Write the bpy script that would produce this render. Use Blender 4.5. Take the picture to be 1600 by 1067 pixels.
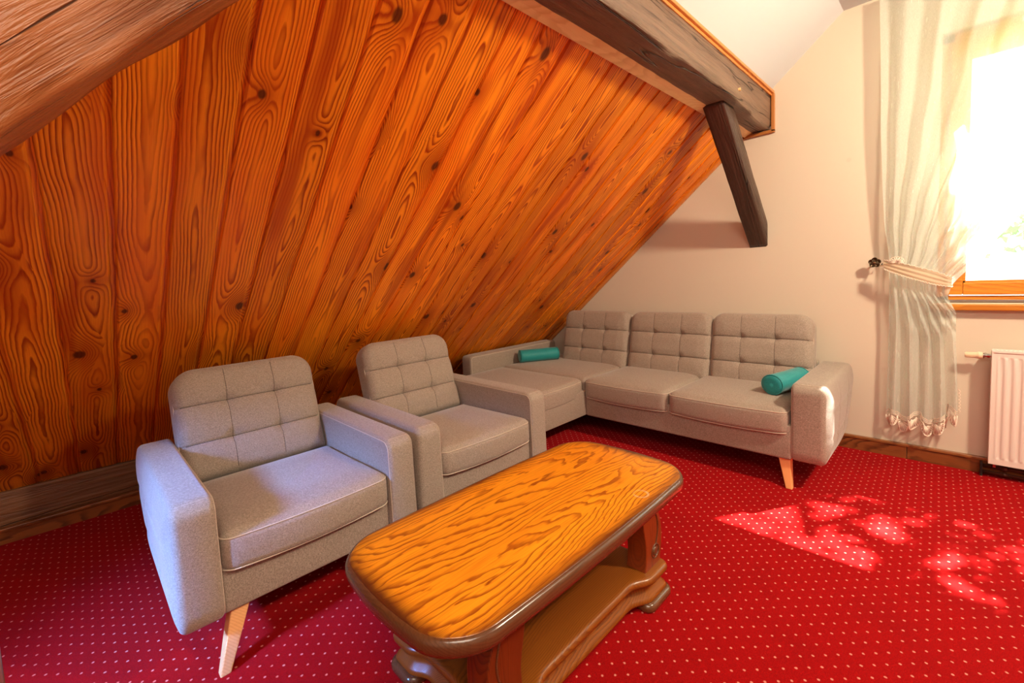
import bpy, bmesh, math, random
from mathutils import Vector, Matrix

for o in list(bpy.data.objects):
    bpy.data.objects.remove(o, do_unlink=True)
scene = bpy.context.scene
col = scene.collection
PI = math.pi
random.seed(7)

# ------------------------------------------------------------------ camera
YAW, PITCH, ROLL = -.7952, .0756, .0474
FPX, PCX, PCY, CAMH = 692.3, 791.1, 489.6, 1.25
fwd = Vector((math.sin(YAW)*math.cos(PITCH), math.cos(YAW)*math.cos(PITCH), -math.sin(PITCH)))
rgt = Vector((math.cos(YAW), -math.sin(YAW), 0))
dwn = fwd.cross(rgt)
cr, sr = math.cos(ROLL), math.sin(ROLL)
r2 = cr*rgt + sr*dwn
d2 = -sr*rgt + cr*dwn
cd = bpy.data.cameras.new('camera')
cam = bpy.data.objects.new('camera', cd)
col.objects.link(cam)
M = Matrix.Identity(4)
for i in range(3):
    M[i][0] = r2[i]; M[i][1] = -d2[i]; M[i][2] = -fwd[i]
M[2][3] = CAMH
cam.matrix_world = M
cd.sensor_width = 36
cd.lens = FPX/1600*36
cd.shift_x = (800-PCX)/1600
cd.shift_y = -(533.5-PCY)/1600
cd.clip_start = .02
scene.camera = cam

# ------------------------------------------------------------------ world, sun, lights, exposure
world = bpy.data.worlds.new('sky'); scene.world = world
world.use_nodes = True
wn = world.node_tree
bg = wn.nodes['Background']
bg.inputs['Color'].default_value = (.97, .98, 1.0, 1)
bg.inputs['Strength'].default_value = 6.0

def lamp(name, kind, loc, energy, color, target=None, **kw):
    d = bpy.data.lights.new(name, kind)
    d.energy = energy; d.color = color
    for k, v in kw.items(): setattr(d, k, v)
    o = bpy.data.objects.new(name, d); col.objects.link(o); o.location = loc
    if target is not None:
        o.rotation_euler = (Vector(target)-Vector(loc)).to_track_quat('-Z', 'Y').to_euler()
    return o

lamp('sun_light', 'SUN', (2.5, 8, 8), 75, (1, .93, .82), (2.5-.41, 8-.72, 7), angle=.009)
lamp('ceiling_lamp_light', 'AREA', (1.15, 2.2, 2.70), 66, (1, .82, .58), (-1.3, 3.0, .8), shape='DISK', size=.22)
lamp('room_fill_light', 'AREA', (.7, -.3, 2.80), 78, (1, .85, .66), (.55, .2, 0), shape='RECTANGLE', size=1.8, size_y=1.8)  # added soft fill below the ceiling, no actual fixture
lamp('rear_window_light', 'AREA', (-1.75, -2.12, 1.92), 58, (.16, .36, 1), (-2.05, .1, .35), shape='RECTANGLE', size=.7, size_y=.7, spread=math.radians(34))
wp = lamp('window_sky_portal', 'AREA', (.55, 4.04, 1.75), 1, (1, 1, 1), (.55, 0, 1.75), shape='RECTANGLE', size=1.25, size_y=1.55)
wp.data.cycles.is_portal = True

vs = scene.view_settings
vs.view_transform = 'Standard'; vs.look = 'None'; vs.gamma = 1; vs.use_curve_mapping = False
vs.exposure = 0.52

# ------------------------------------------------------------------ node helpers
class NT:
    def __init__(s, name):
        s.m = bpy.data.materials.new(name); s.m.use_nodes = True
        s.t = s.m.node_tree; s.n = s.t.nodes; s.l = s.t.links
        s.b = s.n['Principled BSDF']; s.out = s.n['Material Output']
    def node(s, kind, **kw):
        n = s.n.new(kind)
        for k, v in kw.items(): setattr(n, k, v)
        return n
    def set(s, sock, v):
        if isinstance(v, bpy.types.NodeSocket): s.l.new(v, sock)
        else: sock.default_value = v
    def math(s, op, a, b=0.0, c=0.0, clamp=False):
        n = s.node('ShaderNodeMath', operation=op, use_clamp=clamp)
        s.set(n.inputs[0], a); s.set(n.inputs[1], b)
        if op in ('MULTIPLY_ADD', 'WRAP', 'SMOOTH_MIN'): s.set(n.inputs[2], c)
        return n.outputs[0]
    def coord(s, which='Object'):
        return s.node('ShaderNodeTexCoord').outputs[which]
    def sep(s, v):
        n = s.node('ShaderNodeSeparateXYZ'); s.l.new(v, n.inputs[0]); return n.outputs
    def comb(s, x, y, z):
        n = s.node('ShaderNodeCombineXYZ')
        for i, v in enumerate((x, y, z)): s.set(n.inputs[i], v)
        return n.outputs[0]
    def noise(s, vec, scale=1, detail=2, rough=.5, dist=0):
        n = s.node('ShaderNodeTexNoise'); s.l.new(vec, n.inputs['Vector'])
        n.inputs['Scale'].default_value = scale; n.inputs['Detail'].default_value = detail
        n.inputs['Roughness'].default_value = rough; n.inputs['Distortion'].default_value = dist
        return n.outputs['Fac']
    def ramp(s, fac, stops, interp='LINEAR'):
        n = s.node('ShaderNodeValToRGB'); s.l.new(fac, n.inputs[0]); e = n.color_ramp.elements
        n.color_ramp.interpolation = interp
        while len(e) < len(stops): e.new(.5)
        for i, (p, c) in enumerate(stops):
            e[i].position = p; e[i].color = (c[0], c[1], c[2], 1) if len(c) == 3 else c
        return n.outputs[0]
    def mix(s, fac, a, b, mode='MIX'):
        n = s.node('ShaderNodeMix', data_type='RGBA', blend_type=mode)
        s.set(n.inputs[0], fac)
        for i, v in ((6, a), (7, b)):
            if isinstance(v, tuple) and len(v) == 3: v = (*v, 1)
            s.set(n.inputs[i], v)
        return n.outputs[2]
    def smooth(s, v, a, b):
        n = s.node('ShaderNodeMapRange', interpolation_type='SMOOTHSTEP')
        s.set(n.inputs[0], v); n.inputs[1].default_value = a; n.inputs[2].default_value = b
        n.inputs[3].default_value = 0; n.inputs[4].default_value = 1
        return n.outputs[0]
    def bump(s, h, strength=.3, dist=.01, prev=None):
        n = s.node('ShaderNodeBump'); s.l.new(h, n.inputs['Height'])
        n.inputs['Strength'].default_value = strength; n.inputs['Distance'].default_value = dist
        if prev is not None: s.l.new(prev, n.inputs['Normal'])
        s.l.new(n.outputs[0], s.b.inputs['Normal']); return n.outputs[0]
    def P(s, **kw):
        for k, v in kw.items():
            k = k.replace('_', ' ')
            if isinstance(v, tuple) and len(v) == 3: v = (*v, 1)
            s.set(s.b.inputs[k], v)
        return s.m

def wood_mat(name, light, mid, dark, knot=(.06, .012, .003), along=0, across=1, spacing=.011, knots=True,
             rough=.32, wob=.05, kcell=(1.25, 6.1), edge=None, spec=.5, patch=.35, coat=0., contrast=1., kn_th=.5, jig_amp=.007, stave=0., thin=False, ring=None, rg=(.15, .55), uoff=0.):
    """growth rings cut lengthwise, with knots; object coordinates, metres"""
    t = NT(name)
    xyz = t.sep(t.coord('Object'))
    rnd = t.node('ShaderNodeObjectInfo').outputs['Random']
    v = t.math('ADD', xyz[along], t.math('MULTIPLY', rnd, 37.0))
    u = xyz[across]; w = xyz[3-along-across]
    seed = t.math('MULTIPLY', rnd, 91.0)
    if stave:
        q_ = t.math('ADD', t.math('DIVIDE', u, stave), 50.3); fl_ = t.math('FLOOR', q_)
        seed = t.math('ADD', seed, t.math('MULTIPLY', fl_, 17.37)); v = t.math('ADD', v, t.math('MULTIPLY', fl_, 5.71))
        u = t.math('MULTIPLY', t.math('SUBTRACT', t.math('FRACT', q_), t.math('FRACT', t.math('MULTIPLY', fl_, .618))), stave)
    low = t.noise(t.comb(t.math('MULTIPLY', v, .8), t.math('MULTIPLY', u, 1.5), seed), 1, 1)
    low2 = t.noise(t.comb(t.math('MULTIPLY', v, .9), seed, 7.3), 1, 2)
    uc = t.math('MULTIPLY', t.math('SUBTRACT', low2, .5), .16)
    du = t.math('SUBTRACT', u, uc)
    if uoff: du = t.math('ADD', t.math('MULTIPLY', du, .8), t.math('MULTIPLY', t.math('FRACT', t.math('MULTIPLY', fl_, .377)), uoff))
    dd = t.math('ADD', t.math('MULTIPLY', t.math('SUBTRACT', low, .5), wob*5), t.math('MULTIPLY', w, .9))
    r = t.math('SQRT', t.math('ADD', t.math('MULTIPLY', du, du), t.math('ADD', t.math('MULTIPLY', dd, dd), .0001)))
    jig = t.noise(t.comb(t.math('MULTIPLY', v, 9), t.math('MULTIPLY', u, 30), seed), 1, 2)
    r = t.math('ADD', r, t.math('MULTIPLY', jig, jig_amp))
    kmask = None
    if knots:
        vo = t.node('ShaderNodeTexVoronoi', voronoi_dimensions='2D', feature='F1')
        kv, ku = kcell
        pv = t.comb(t.math('MULTIPLY', v, kv), t.math('ADD', t.math('MULTIPLY', u, ku), seed), 0)
        t.l.new(pv, vo.inputs['Vector']); vo.inputs['Scale'].default_value = 1
        pp = t.sep(vo.outputs['Position']); qq = t.sep(pv)
        dv = t.math('DIVIDE', t.math('SUBTRACT', qq[0], pp[0]), kv*1.5)
        dk = t.math('DIVIDE', t.math('SUBTRACT', qq[1], pp[1]), ku)
        kd = t.math('SQRT', t.math('ADD', t.math('MULTIPLY', dv, dv), t.math('MULTIPLY', dk, dk)))
        cc = t.node('ShaderNodeSeparateColor'); t.l.new(vo.outputs['Color'], cc.inputs[0])
        on = t.math('GREATER_THAN', cc.outputs[0], kn_th)
        size = t.math('MULTIPLY_ADD', cc.outputs[1], .015, .008)
        q = t.math('DIVIDE', kd, t.math('MULTIPLY', size, 3.3))
        g = t.math('EXPONENT', t.math('MULTIPLY', t.math('MULTIPLY', q, q), -1))
        r = t.math('ADD', r, t.math('MULTIPLY', t.math('MULTIPLY', g, on), t.math('MULTIPLY', size, 3.6)))
        kj = t.math('ADD', kd, t.math('MULTIPLY', t.math('SUBTRACT', jig, .5), .012))
        kmask = t.math('MULTIPLY', on, t.math('SUBTRACT', 1, t.smooth(t.math('DIVIDE', kj, size), .55, 1.15)))
        halo = t.math('MULTIPLY', on, t.math('EXPONENT', t.math('MULTIPLY', t.math('MULTIPLY', q, q), -.8)))
    f = t.math('FRACT', t.math('DIVIDE', r, spacing))
    if thin: sharp = t.ramp(f, [(0, (0, 0, 0)), (.5, (.05, .05, .05)), (.74, (.85, .85, .85)), (.84, (1, 1, 1)), (.93, (0, 0, 0))])
    else: sharp = t.ramp(f, [(0, (0, 0, 0)), (.38, (.12, .12, .12)), (.72, (.85, .85, .85)), (.86, (1, 1, 1)), (1, (0, 0, 0))])
    fine = t.noise(t.comb(t.math('MULTIPLY', v, 6), t.math('MULTIPLY', u, 420), seed), 1, 2, .6)
    amp = t.noise(t.comb(t.math('MULTIPLY', v, 1.6), t.math('MULTIPLY', u, 14), t.math('ADD', seed, 5.)), 1, 2)
    amp = t.math('MULTIPLY', t.smooth(amp, rg[0], rg[1]), contrast)
    fac = t.math('MULTIPLY', sharp, amp)
    c = t.mix(fac, light, dark)
    c = t.mix(t.math('MULTIPLY', t.smooth(fine, .42, .70), .7 if thin else .35), c, tuple(x*.7 for x in mid) if thin else mid)
    big = t.noise(t.comb(t.math('MULTIPLY', v, 1.1), t.math('MULTIPLY', u, 7), t.math('ADD', seed, 11.)), 1, 2)
    c = t.mix(t.math('MULTIPLY', t.smooth(big, .42, .72), patch), c, mid)
    hs = t.node('ShaderNodeHueSaturation'); t.l.new(c, hs.inputs['Color'])
    t.set(hs.inputs['Value'], t.math('MULTIPLY_ADD', rnd, .40, .78))
    c = hs.outputs[0]
    if kmask is not None:
        hw = t.noise(t.comb(t.math('MULTIPLY', v, .9), t.math('MULTIPLY', u, 11), t.math('ADD', seed, 23.)), 1, 2)
        c = t.mix(t.math('MULTIPLY', t.smooth(hw, .54, .70), .62), c, tuple(x*1.25 for x in dark))
        c = t.mix(t.math('MULTIPLY', halo, .55), c, dark)
        c = t.mix(t.math('MULTIPLY', kmask, .88), c, knot)
    if edge:
        hx, hy, dcol = edge
        ax = t.math('DIVIDE', t.math('ABSOLUTE', xyz[0]), hx); ay = t.math('DIVIDE', t.math('ABSOLUTE', xyz[1]), hy)
        e1 = t.math('SUBTRACT', 1, ax); e1 = t.math('MULTIPLY', e1, hx)
        e2 = t.math('MULTIPLY', t.math('SUBTRACT', 1, ay), hy)
        sx = t.math('EXPONENT', t.math('MULTIPLY', e1, -24)); sy = t.math('EXPONENT', t.math('MULTIPLY', e2, -24))
        ee = t.math('ADD', t.math('ADD', sx, sy), t.math('MULTIPLY', t.math('SUBTRACT', jig, .5), .3))
        # only towards the rim: colour of the burnt glaze of the tabletop
        c = t.mix(t.smooth(ee, .10, .85), c, dcol)
    if ring:
        rx = t.math('SUBTRACT', xyz[0], ring[0]); ry = t.math('SUBTRACT', xyz[1], ring[1])
        rd_ = t.math('SQRT', t.math('ADD', t.math('MULTIPLY', rx, rx), t.math('MULTIPLY', ry, ry)))
        rd_ = t.math('ABSOLUTE', t.math('SUBTRACT', rd_, ring[2]))
        rm = t.math('MULTIPLY', t.math('SUBTRACT', 1, t.smooth(rd_, .002, .006)), t.smooth(jig, .35, .6))
        c = t.mix(t.math('MULTIPLY', rm, .45), c, (.85, .60, .38))
    t.bump(t.math('SUBTRACT', t.math('MULTIPLY', fine, .3), fac), .12, .004)
    t.P(Base_Color=c, Roughness=rough, Specular_IOR_Level=spec, Coat_Weight=coat, Coat_Roughness=.15)
    return t.m

def old_beam_mat(name, base, dark, rough=.45, along=1):
    t = NT(name)
    xyz = t.sep(t.coord('Object'))
    sc = [28., 28., 28.]; sc[along] = 2.2
    p = t.comb(*[t.math('MULTIPLY', xyz[i], sc[i]) for i in range(3)])
    n1 = t.noise(p, 1, 5, .65, .4)
    sc2 = [8., 8., 8.]; sc2[along] = .5
    n2 = t.noise(t.comb(*[t.math('MULTIPLY', xyz[i], sc2[i]) for i in range(3)]), 1, 3, .5, .6)
    sc3 = [70., 70., 70.]; sc3[along] = 3.
    n3 = t.noise(t.comb(*[t.math('MULTIPLY', xyz[i], sc3[i]) for i in range(3)]), 1, 3, .6)
    c = t.mix(t.smooth(n1, .30, .60), tuple((x+y)/2 for x, y in zip(dark, base)), base)
    c = t.mix(t.math('MULTIPLY', t.smooth(n3, .58, .72), .7), c, dark)
    c = t.mix(t.math('MULTIPLY', t.smooth(n2, .50, .75), .6), c, tuple(min(1, x*1.5) for x in base))
    crack = t.math('SUBTRACT', 1, t.smooth(t.math('ABSOLUTE', t.math('SUBTRACT', n2, .47)), .0, .012))
    c = t.mix(t.math('MULTIPLY', crack, .8), c, tuple(x*.2 for x in dark))
    h = t.math('SUBTRACT', t.math('ADD', n1, t.math('MULTIPLY', n3, .4)), crack)
    t.bump(h, .8, .014)
    t.P(Base_Color=c, Roughness=rough)
    return t.m

def fabric_mat(name, c1, c2, c3=None, rough=.8):
    t = NT(name)
    co = t.coord('Object')
    n = t.noise(co, 700, 2, .6)
    xyz = t.sep(co)
    s1 = t.noise(t.comb(t.math('MULTIPLY', xyz[0], 620), t.math('MULTIPLY', xyz[1], 620), t.math('MULTIPLY', xyz[2], 150)), 1, 1)
    s2 = t.noise(t.comb(t.math('MULTIPLY', xyz[0], 150), t.math('MULTIPLY', xyz[1], 150), t.math('MULTIPLY', xyz[2], 620)), 1, 1)
    f = t.math('MULTIPLY_ADD', t.math('ADD', s1, s2), .5, t.math('MULTIPLY', t.math('SUBTRACT', n, .5), .6))
    c = t.ramp(f, [(.25, c1), (.5, c2), (.78, c3 or c2)])
    t.bump(f, .35, .0015)
    t.P(Base_Color=c, Roughness=rough, Sheen_Weight=.35, Sheen_Roughness=.4, Specular_IOR_Level=.35)
    return t.m

def plain(name, color, rough=.5, metallic=0., noise=None, **kw):
    t = NT(name)
    c = color
    if noise:
        n = t.noise(t.coord('Object'), noise[0], 3)
        c = t.mix(t.math('MULTIPLY', n, noise[1]), color, tuple(x*.55 for x in color))
    t.P(Base_Color=c, Roughness=rough, Metallic=metallic, **kw)
    return t.m

def plaster_mat(name, color):
    t = NT(name)
    co = t.coord('Object')
    n = t.noise(co, 1.3, 3); n2 = t.noise(co, 90, 3)
    c = t.mix(t.math('MULTIPLY', t.smooth(n, .4, .8), .10), color, tuple(x*.8 for x in color))
    vo = t.node('ShaderNodeTexVoronoi'); t.l.new(co, vo.inputs['Vector']); vo.inputs['Scale'].default_value = 2.1
    spot = t.math('SUBTRACT', 1, t.smooth(vo.outputs['Distance'], .018, .04))
    c = t.mix(t.math('MULTIPLY', spot, .14), c, (.3, .25, .22))
    t.bump(n2, .06, .002)
    t.P(Base_Color=c, Roughness=.85, Specular_IOR_Level=.25)
    return t.m

def carpet_mat():
    t = NT('red_carpet')
    xyz = t.sep(t.coord('Object'))
    A = t.math('SUBTRACT', xyz[0], -.419*1.25); B = t.math('SUBTRACT', xyz[1], 1.0455*1.25)
    k = .70711
    a = t.math('DIVIDE', t.math('ADD', t.math('MULTIPLY', A, k), t.math('MULTIPLY', B, k)), .0401)
    b = t.math('DIVIDE', t.math('SUBTRACT', t.math('MULTIPLY', B, k), t.math('MULTIPLY', A, k)), .0419)
    ca = t.math('SUBTRACT', a, t.math('ROUND', a)); cb = t.math('SUBTRACT', b, t.math('ROUND', b))
    jit = t.noise(t.coord('Object'), 130, 2)
    ca = t.math('ADD', ca, t.math('MULTIPLY', t.math('SUBTRACT', jit, .5), .12))
    dist = t.math('SQRT', t.math('ADD', t.math('MULTIPLY', ca, ca), t.math('MULTIPLY', cb, cb)))
    dot = t.math('SUBTRACT', 1, t.smooth(dist, .060, .125))
    n = t.noise(t.coord('Object'), 420, 3, .7)
    n2 = t.noise(t.coord('Object'), 3.5, 4, .6)
    c = t.mix(t.smooth(n, .3, .7), (.25, .0005, .0008), (.42, .0008, .0015))
    c = t.mix(t.math('MULTIPLY', t.smooth(n2, .45, .7), .25), c, (.20, .0005, .0008))
    c = t.mix(t.math('MULTIPLY', dot, .95), c, (.80, .25, .19))
    t.bump(n, .6, .004)
    t.P(Base_Color=c, Roughness=.95, Specular_IOR_Level=.12, Sheen_Weight=.02, Sheen_Roughness=.5, Sheen_Tint=(1, .35, .6))
    return t.m

# ------------------------------------------------------------------ materials
M_PLANK = wood_mat('varnished_pine', (1.0, .33, .014), (.74, .125, .004), (.27, .022, .001), along=0, across=1, spacing=.0105, rough=.36, coat=0., spec=.28, kn_th=.30, contrast=1., patch=.6, jig_amp=.008)
M_TRIM = wood_mat('light_pine', (.95, .64, .30), (.86, .50, .20), (.66, .32, .11), along=1, across=0, spacing=.007, rough=.35, knots=False, contrast=.5)
M_TRIMO = wood_mat('orange_pine', (.62, .24, .06), (.46, .15, .03), (.30, .08, .015), along=1, across=0, spacing=.006, rough=.35, knots=False, contrast=.6)
M_WIN = wood_mat('window_pine', (.72, .27, .03), (.55, .16, .012), (.38, .08, .006), along=0, across=2, spacing=.006, rough=.3, knots=False, contrast=.55)
M_SKIRT = wood_mat('dark_skirting', (.30, .09, .025), (.17, .045, .012), (.07, .018, .006), along=0, across=2, spacing=.006, rough=.35, knots=False)
M_SKIRTY = wood_mat('dark_skirting_long', (.40, .12, .030), (.22, .055, .014), (.08, .02, .006), along=1, across=2, spacing=.006, rough=.35, knots=False)
M_OAK = wood_mat('oak_top', (.80, .29, .012), (.56, .145, .007), (.24, .048, .004), along=1, across=0, spacing=.0042, thin=True, ring=(.235, .290, .026), uoff=.16, knots=False, rough=.28, wob=.030, edge=(.305, .620, (.085, .020, .006)), coat=.35, contrast=1., jig_amp=.006, stave=.098, rg=(.1, .5))
M_OAKD = wood_mat('oak_base', (.32, .092, .009), (.20, .046, .005), (.09, .018, .003), along=1, across=0, spacing=.005, knots=False, rough=.34, coat=.15, contrast=.6)
M_OAKR = wood_mat('oak_rim', (.13, .05, .02), (.08, .028, .010), (.04, .012, .005), along=1, across=0, spacing=.006, knots=False, rough=.25, coat=.5, contrast=.35)
M_OAKV = wood_mat('oak_leg', (.24, .040, .006), (.16, .022, .004), (.07, .009, .003), along=2, across=1, spacing=.005, knots=False, rough=.35, coat=.1, contrast=.6)
M_BEECH = wood_mat('beech_leg', (.86, .42, .17), (.74, .32, .11), (.60, .23, .07), along=2, across=0, spacing=.005, knots=False, rough=.4, contrast=.4)
M_BEAM = old_beam_mat('old_beam', (.18, .105, .068), (.045, .023, .014), .5, 1)
M_BEAMR = old_beam_mat('old_brace', (.33, .105, .026), (.10, .026, .008), .42, 2)
M_BEAMD = old_beam_mat('dark_brace', (.060, .026, .016), (.020, .009, .006), .35, 2)
M_BEAMK = old_beam_mat('sill_plate', (.19, .075, .028), (.075, .026, .010), .5, 1)
M_FAB = fabric_mat('grey_beige_weave', (.165, .125, .095), (.315, .248, .200), (.53, .43, .36))
M_SEAM = plain('seam_thread', (.56, .45, .36), .8)
M_SEAMD = plain('seam_dark', (.075, .055, .045), .9)
M_TEAL = fabric_mat('teal_fabric', (.004, .16, .17), (.012, .25, .26), (.03, .36, .36), .55)
M_WALL = plaster_mat('beige_plaster', (.68, .585, .475))
M_CEIL = plaster_mat('white_plaster', (.64, .67, .71))
M_CARPET = carpet_mat()
M_WHITE = plain('radiator_enamel', (.80, .70, .64), .3)
M_DARKSLOT = plain('dark_metal', (.03, .025, .022), .5, .4)
M_CHROME = plain('nickel', (.45, .42, .40), .25, 1.)
M_VALVE = plain('cream_plastic', (.80, .62, .42), .35)
M_BRONZE = plain('antique_bronze', (.10, .065, .035), .35, .8, noise=(60, .5))
M_PIPE = plain('pipe_paint', (.10, .035, .02), .45, .3)
M_LACE = plain('lace_thread', (.86, .72, .60), .8)
M_GRASS = plain('lawn', (.10, .22, .05), .9, noise=(8, .6))
M_BARK = plain('bark', (.16, .12, .09), .9, noise=(20, .6))

def sheer_mat(name, color, transp):
    t = NT(name)
    co = t.coord('Object'); xyz = t.sep(co)
    fn = t.noise(t.comb(t.math('MULTIPLY', xyz[0], 500), t.math('MULTIPLY', xyz[1], 500), t.math('MULTIPLY', xyz[2], 90)), 1, 1)
    slub = t.noise(t.comb(t.math('MULTIPLY', xyz[0], 160), t.math('MULTIPLY', xyz[1], 60), t.math('MULTIPLY', xyz[2], 14)), 1, 1)
    op = t.math('ADD', t.math('MULTIPLY', t.math('SUBTRACT', fn, .5), .25), t.math('MULTIPLY', t.smooth(slub, .68, .8), -.25))
    tf = t.math('ADD', op, transp, clamp=True)
    di = t.node('ShaderNodeBsdfDiffuse'); di.inputs[0].default_value = (*color, 1)
    tl = t.node('ShaderNodeBsdfTranslucent'); tl.inputs[0].default_value = (*color, 1)
    tr = t.node('ShaderNodeBsdfTransparent')
    m1 = t.node('ShaderNodeMixShader'); m1.inputs[0].default_value = .5
    t.l.new(di.outputs[0], m1.inputs[1]); t.l.new(tl.outputs[0], m1.inputs[2])
    m2 = t.node('ShaderNodeMixShader'); t.l.new(tf, m2.inputs[0])
    t.l.new(m1.outputs[0], m2.inputs[1]); t.l.new(tr.outputs[0], m2.inputs[2])
    t.l.new(m2.outputs[0], t.out.inputs[0])
    return t.m
M_SHEER = sheer_mat('sheer_voile', (.78, .84, .79), .42)
M_TIE = sheer_mat('tieback_cloth', (.78, .62, .46), .02)

def glass_mat():
    t = NT('pane_glass')
    tr = t.node('ShaderNodeBsdfTransparent'); tr.inputs[0].default_value = (.96, .98, .97, 1)
    gl = t.node('ShaderNodeBsdfGlossy'); gl.inputs['Roughness'].default_value = .02
    m = t.node('ShaderNodeMixShader'); m.inputs[0].default_value = .05
    t.l.new(tr.outputs[0], m.inputs[1]); t.l.new(gl.outputs[0], m.inputs[2]); t.l.new(m.outputs[0], t.out.inputs[0])
    return t.m
M_GLASS = glass_mat()
def leaf_mat():
    t = NT('leaf')
    di = t.node('ShaderNodeBsdfDiffuse'); di.inputs[0].default_value = (.20, .24, .16, 1)
    tl = t.node('ShaderNodeBsdfTranslucent'); tl.inputs[0].default_value = (.25, .30, .20, 1)
    m = t.node('ShaderNodeMixShader'); t.l.new(di.outputs[0], m.inputs[1]); t.l.new(tl.outputs[0], m.inputs[2])
    t.l.new(m.outputs[0], t.out.inputs[0]); return t.m
M_LEAF = leaf_mat()

# ------------------------------------------------------------------ object helpers
def obj(name, verts, faces, mat, parent=None, loc=(0, 0, 0), smooth=True, fix=True):
    me = bpy.data.meshes.new(name)
    me.from_pydata([tuple(v) for v in verts], [], faces)
    if fix:
        bm = bmesh.new(); bm.from_mesh(me)
        bmesh.ops.recalc_face_normals(bm, faces=bm.faces)
        bm.to_mesh(me); bm.free()
    me.materials.append(mat)
    if smooth: me.polygons.foreach_set('use_smooth', [True]*len(me.polygons))
    me.update()
    o = bpy.data.objects.new(name, me); col.objects.link(o); o.location = loc
    if parent is not None: o.parent = parent
    return o
def tag(o, label=None, cat=None, group=None, kind=None):
    if label: o['label'] = label
    if cat: o['category'] = cat
    if group: o['group'] = group
    if kind: o['kind'] = kind
    return o
def empty(name, loc=(0, 0, 0), rz=0, **kw):
    o = bpy.data.objects.new(name, None); col.objects.link(o)
    o.location = loc; o.rotation_euler = (0, 0, rz); o.empty_display_size = .1
    return tag(o, **kw)
def struct(o):
    o['kind'] = 'structure'; return o

class MB:
    def __init__(s): s.v = []; s.f = []
    def add(s, vs, fs):
        n = len(s.v); s.v += [tuple(x) for x in vs]; s.f += [tuple(i+n for i in f) for f in fs]; return s
    def box(s, x0, x1, y0, y1, z0, z1, b=0.):
        if b <= 0:
            vs = [(x, y, z) for z in (z0, z1) for x, y in ((x0, y0), (x1, y0), (x1, y1), (x0, y1))]
            return s.add(vs, [(3, 2, 1, 0), (4, 5, 6, 7), (0, 1, 5, 4), (1, 2, 6, 5), (2, 3, 7, 6), (3, 0, 4, 7)])
        bm = bmesh.new(); bmesh.ops.create_cube(bm, size=1)
        for v in bm.verts:
            v.co = ((x0+x1)/2+v.co.x*(x1-x0), (y0+y1)/2+v.co.y*(y1-y0), (z0+z1)/2+v.co.z*(z1-z0))
        bmesh.ops.bevel(bm, geom=bm.edges[:], offset=b, segments=2, affect='EDGES', profile=.5)
        bm.verts.index_update()
        s.add([v.co[:] for v in bm.verts], [[v.index for v in f.verts] for f in bm.faces]); bm.free(); return s
    def tube(s, pts, r, seg=8, closed=False, caps=True):
        pts = [Vector(p) for p in pts]; n = len(pts); rs = r if isinstance(r, (list, tuple)) else [r]*n
        vs = []; up = Vector((.13, .21, .97)).normalized(); prev = None
        for i, p in enumerate(pts):
            a = pts[(i-1) % n] if (closed or i > 0) else p; b = pts[(i+1) % n] if (closed or i < n-1) else p
            tg = (b-a).normalized()
            if prev is None:
                x = tg.cross(up)
                if x.length < .1: x = tg.cross(Vector((1, 0, 0)))
                x.normalize()
            else:
                x = (prev-tg*prev.dot(tg)).normalized()
            prev = x; y = tg.cross(x)
            for k in range(seg):
                a_ = 2*PI*k/seg; vs.append(p+(x*math.cos(a_)+y*math.sin(a_))*rs[i])
        fs = []
        for i in range(n if closed else n-1):
            j = (i+1) % n
            for k in range(seg):
                k2 = (k+1) % seg; fs.append((i*seg+k, i*seg+k2, j*seg+k2, j*seg+k))
        if caps and not closed:
            fs.append(tuple(range(seg))[::-1]); fs.append(tuple((n-1)*seg+k for k in range(seg)))
        return s.add(vs, fs)
    def prism(s, outline, h0, h1, fn):
        """outline of 2-d points, extruded from h0 to h1; fn(a,b,h)->xyz"""
        n = len(outline); vs = [fn(a, b, h0) for a, b in outline]+[fn(a, b, h1) for a, b in outline]
        fs = [tuple(range(n))[::-1], tuple(range(n, 2*n))]+[(i, (i+1) % n, n+(i+1) % n, n+i) for i in range(n)]
        return s.add(vs, fs)
    def obj(s, name, mat, parent=None, loc=(0, 0, 0), smooth=False):
        if loc != (0, 0, 0): s.v = [(a-loc[0], b-loc[1], c-loc[2]) for a, b, c in s.v]
        return obj(name, s.v, s.f, mat, parent, loc, smooth)

def samples(a, b, r, n):
    """positions from a to b, dense near both ends"""
    e = [0, .06, .2, .45, .75, 1.]
    L = b-a; r = min(r, L*.45)
    left = [a+r*q for q in e]; right = [b-r*q for q in e][::-1]
    mid = [a+r+(L-2*r)*i/n for i in range(1, n)]
    return left+mid+right

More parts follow.
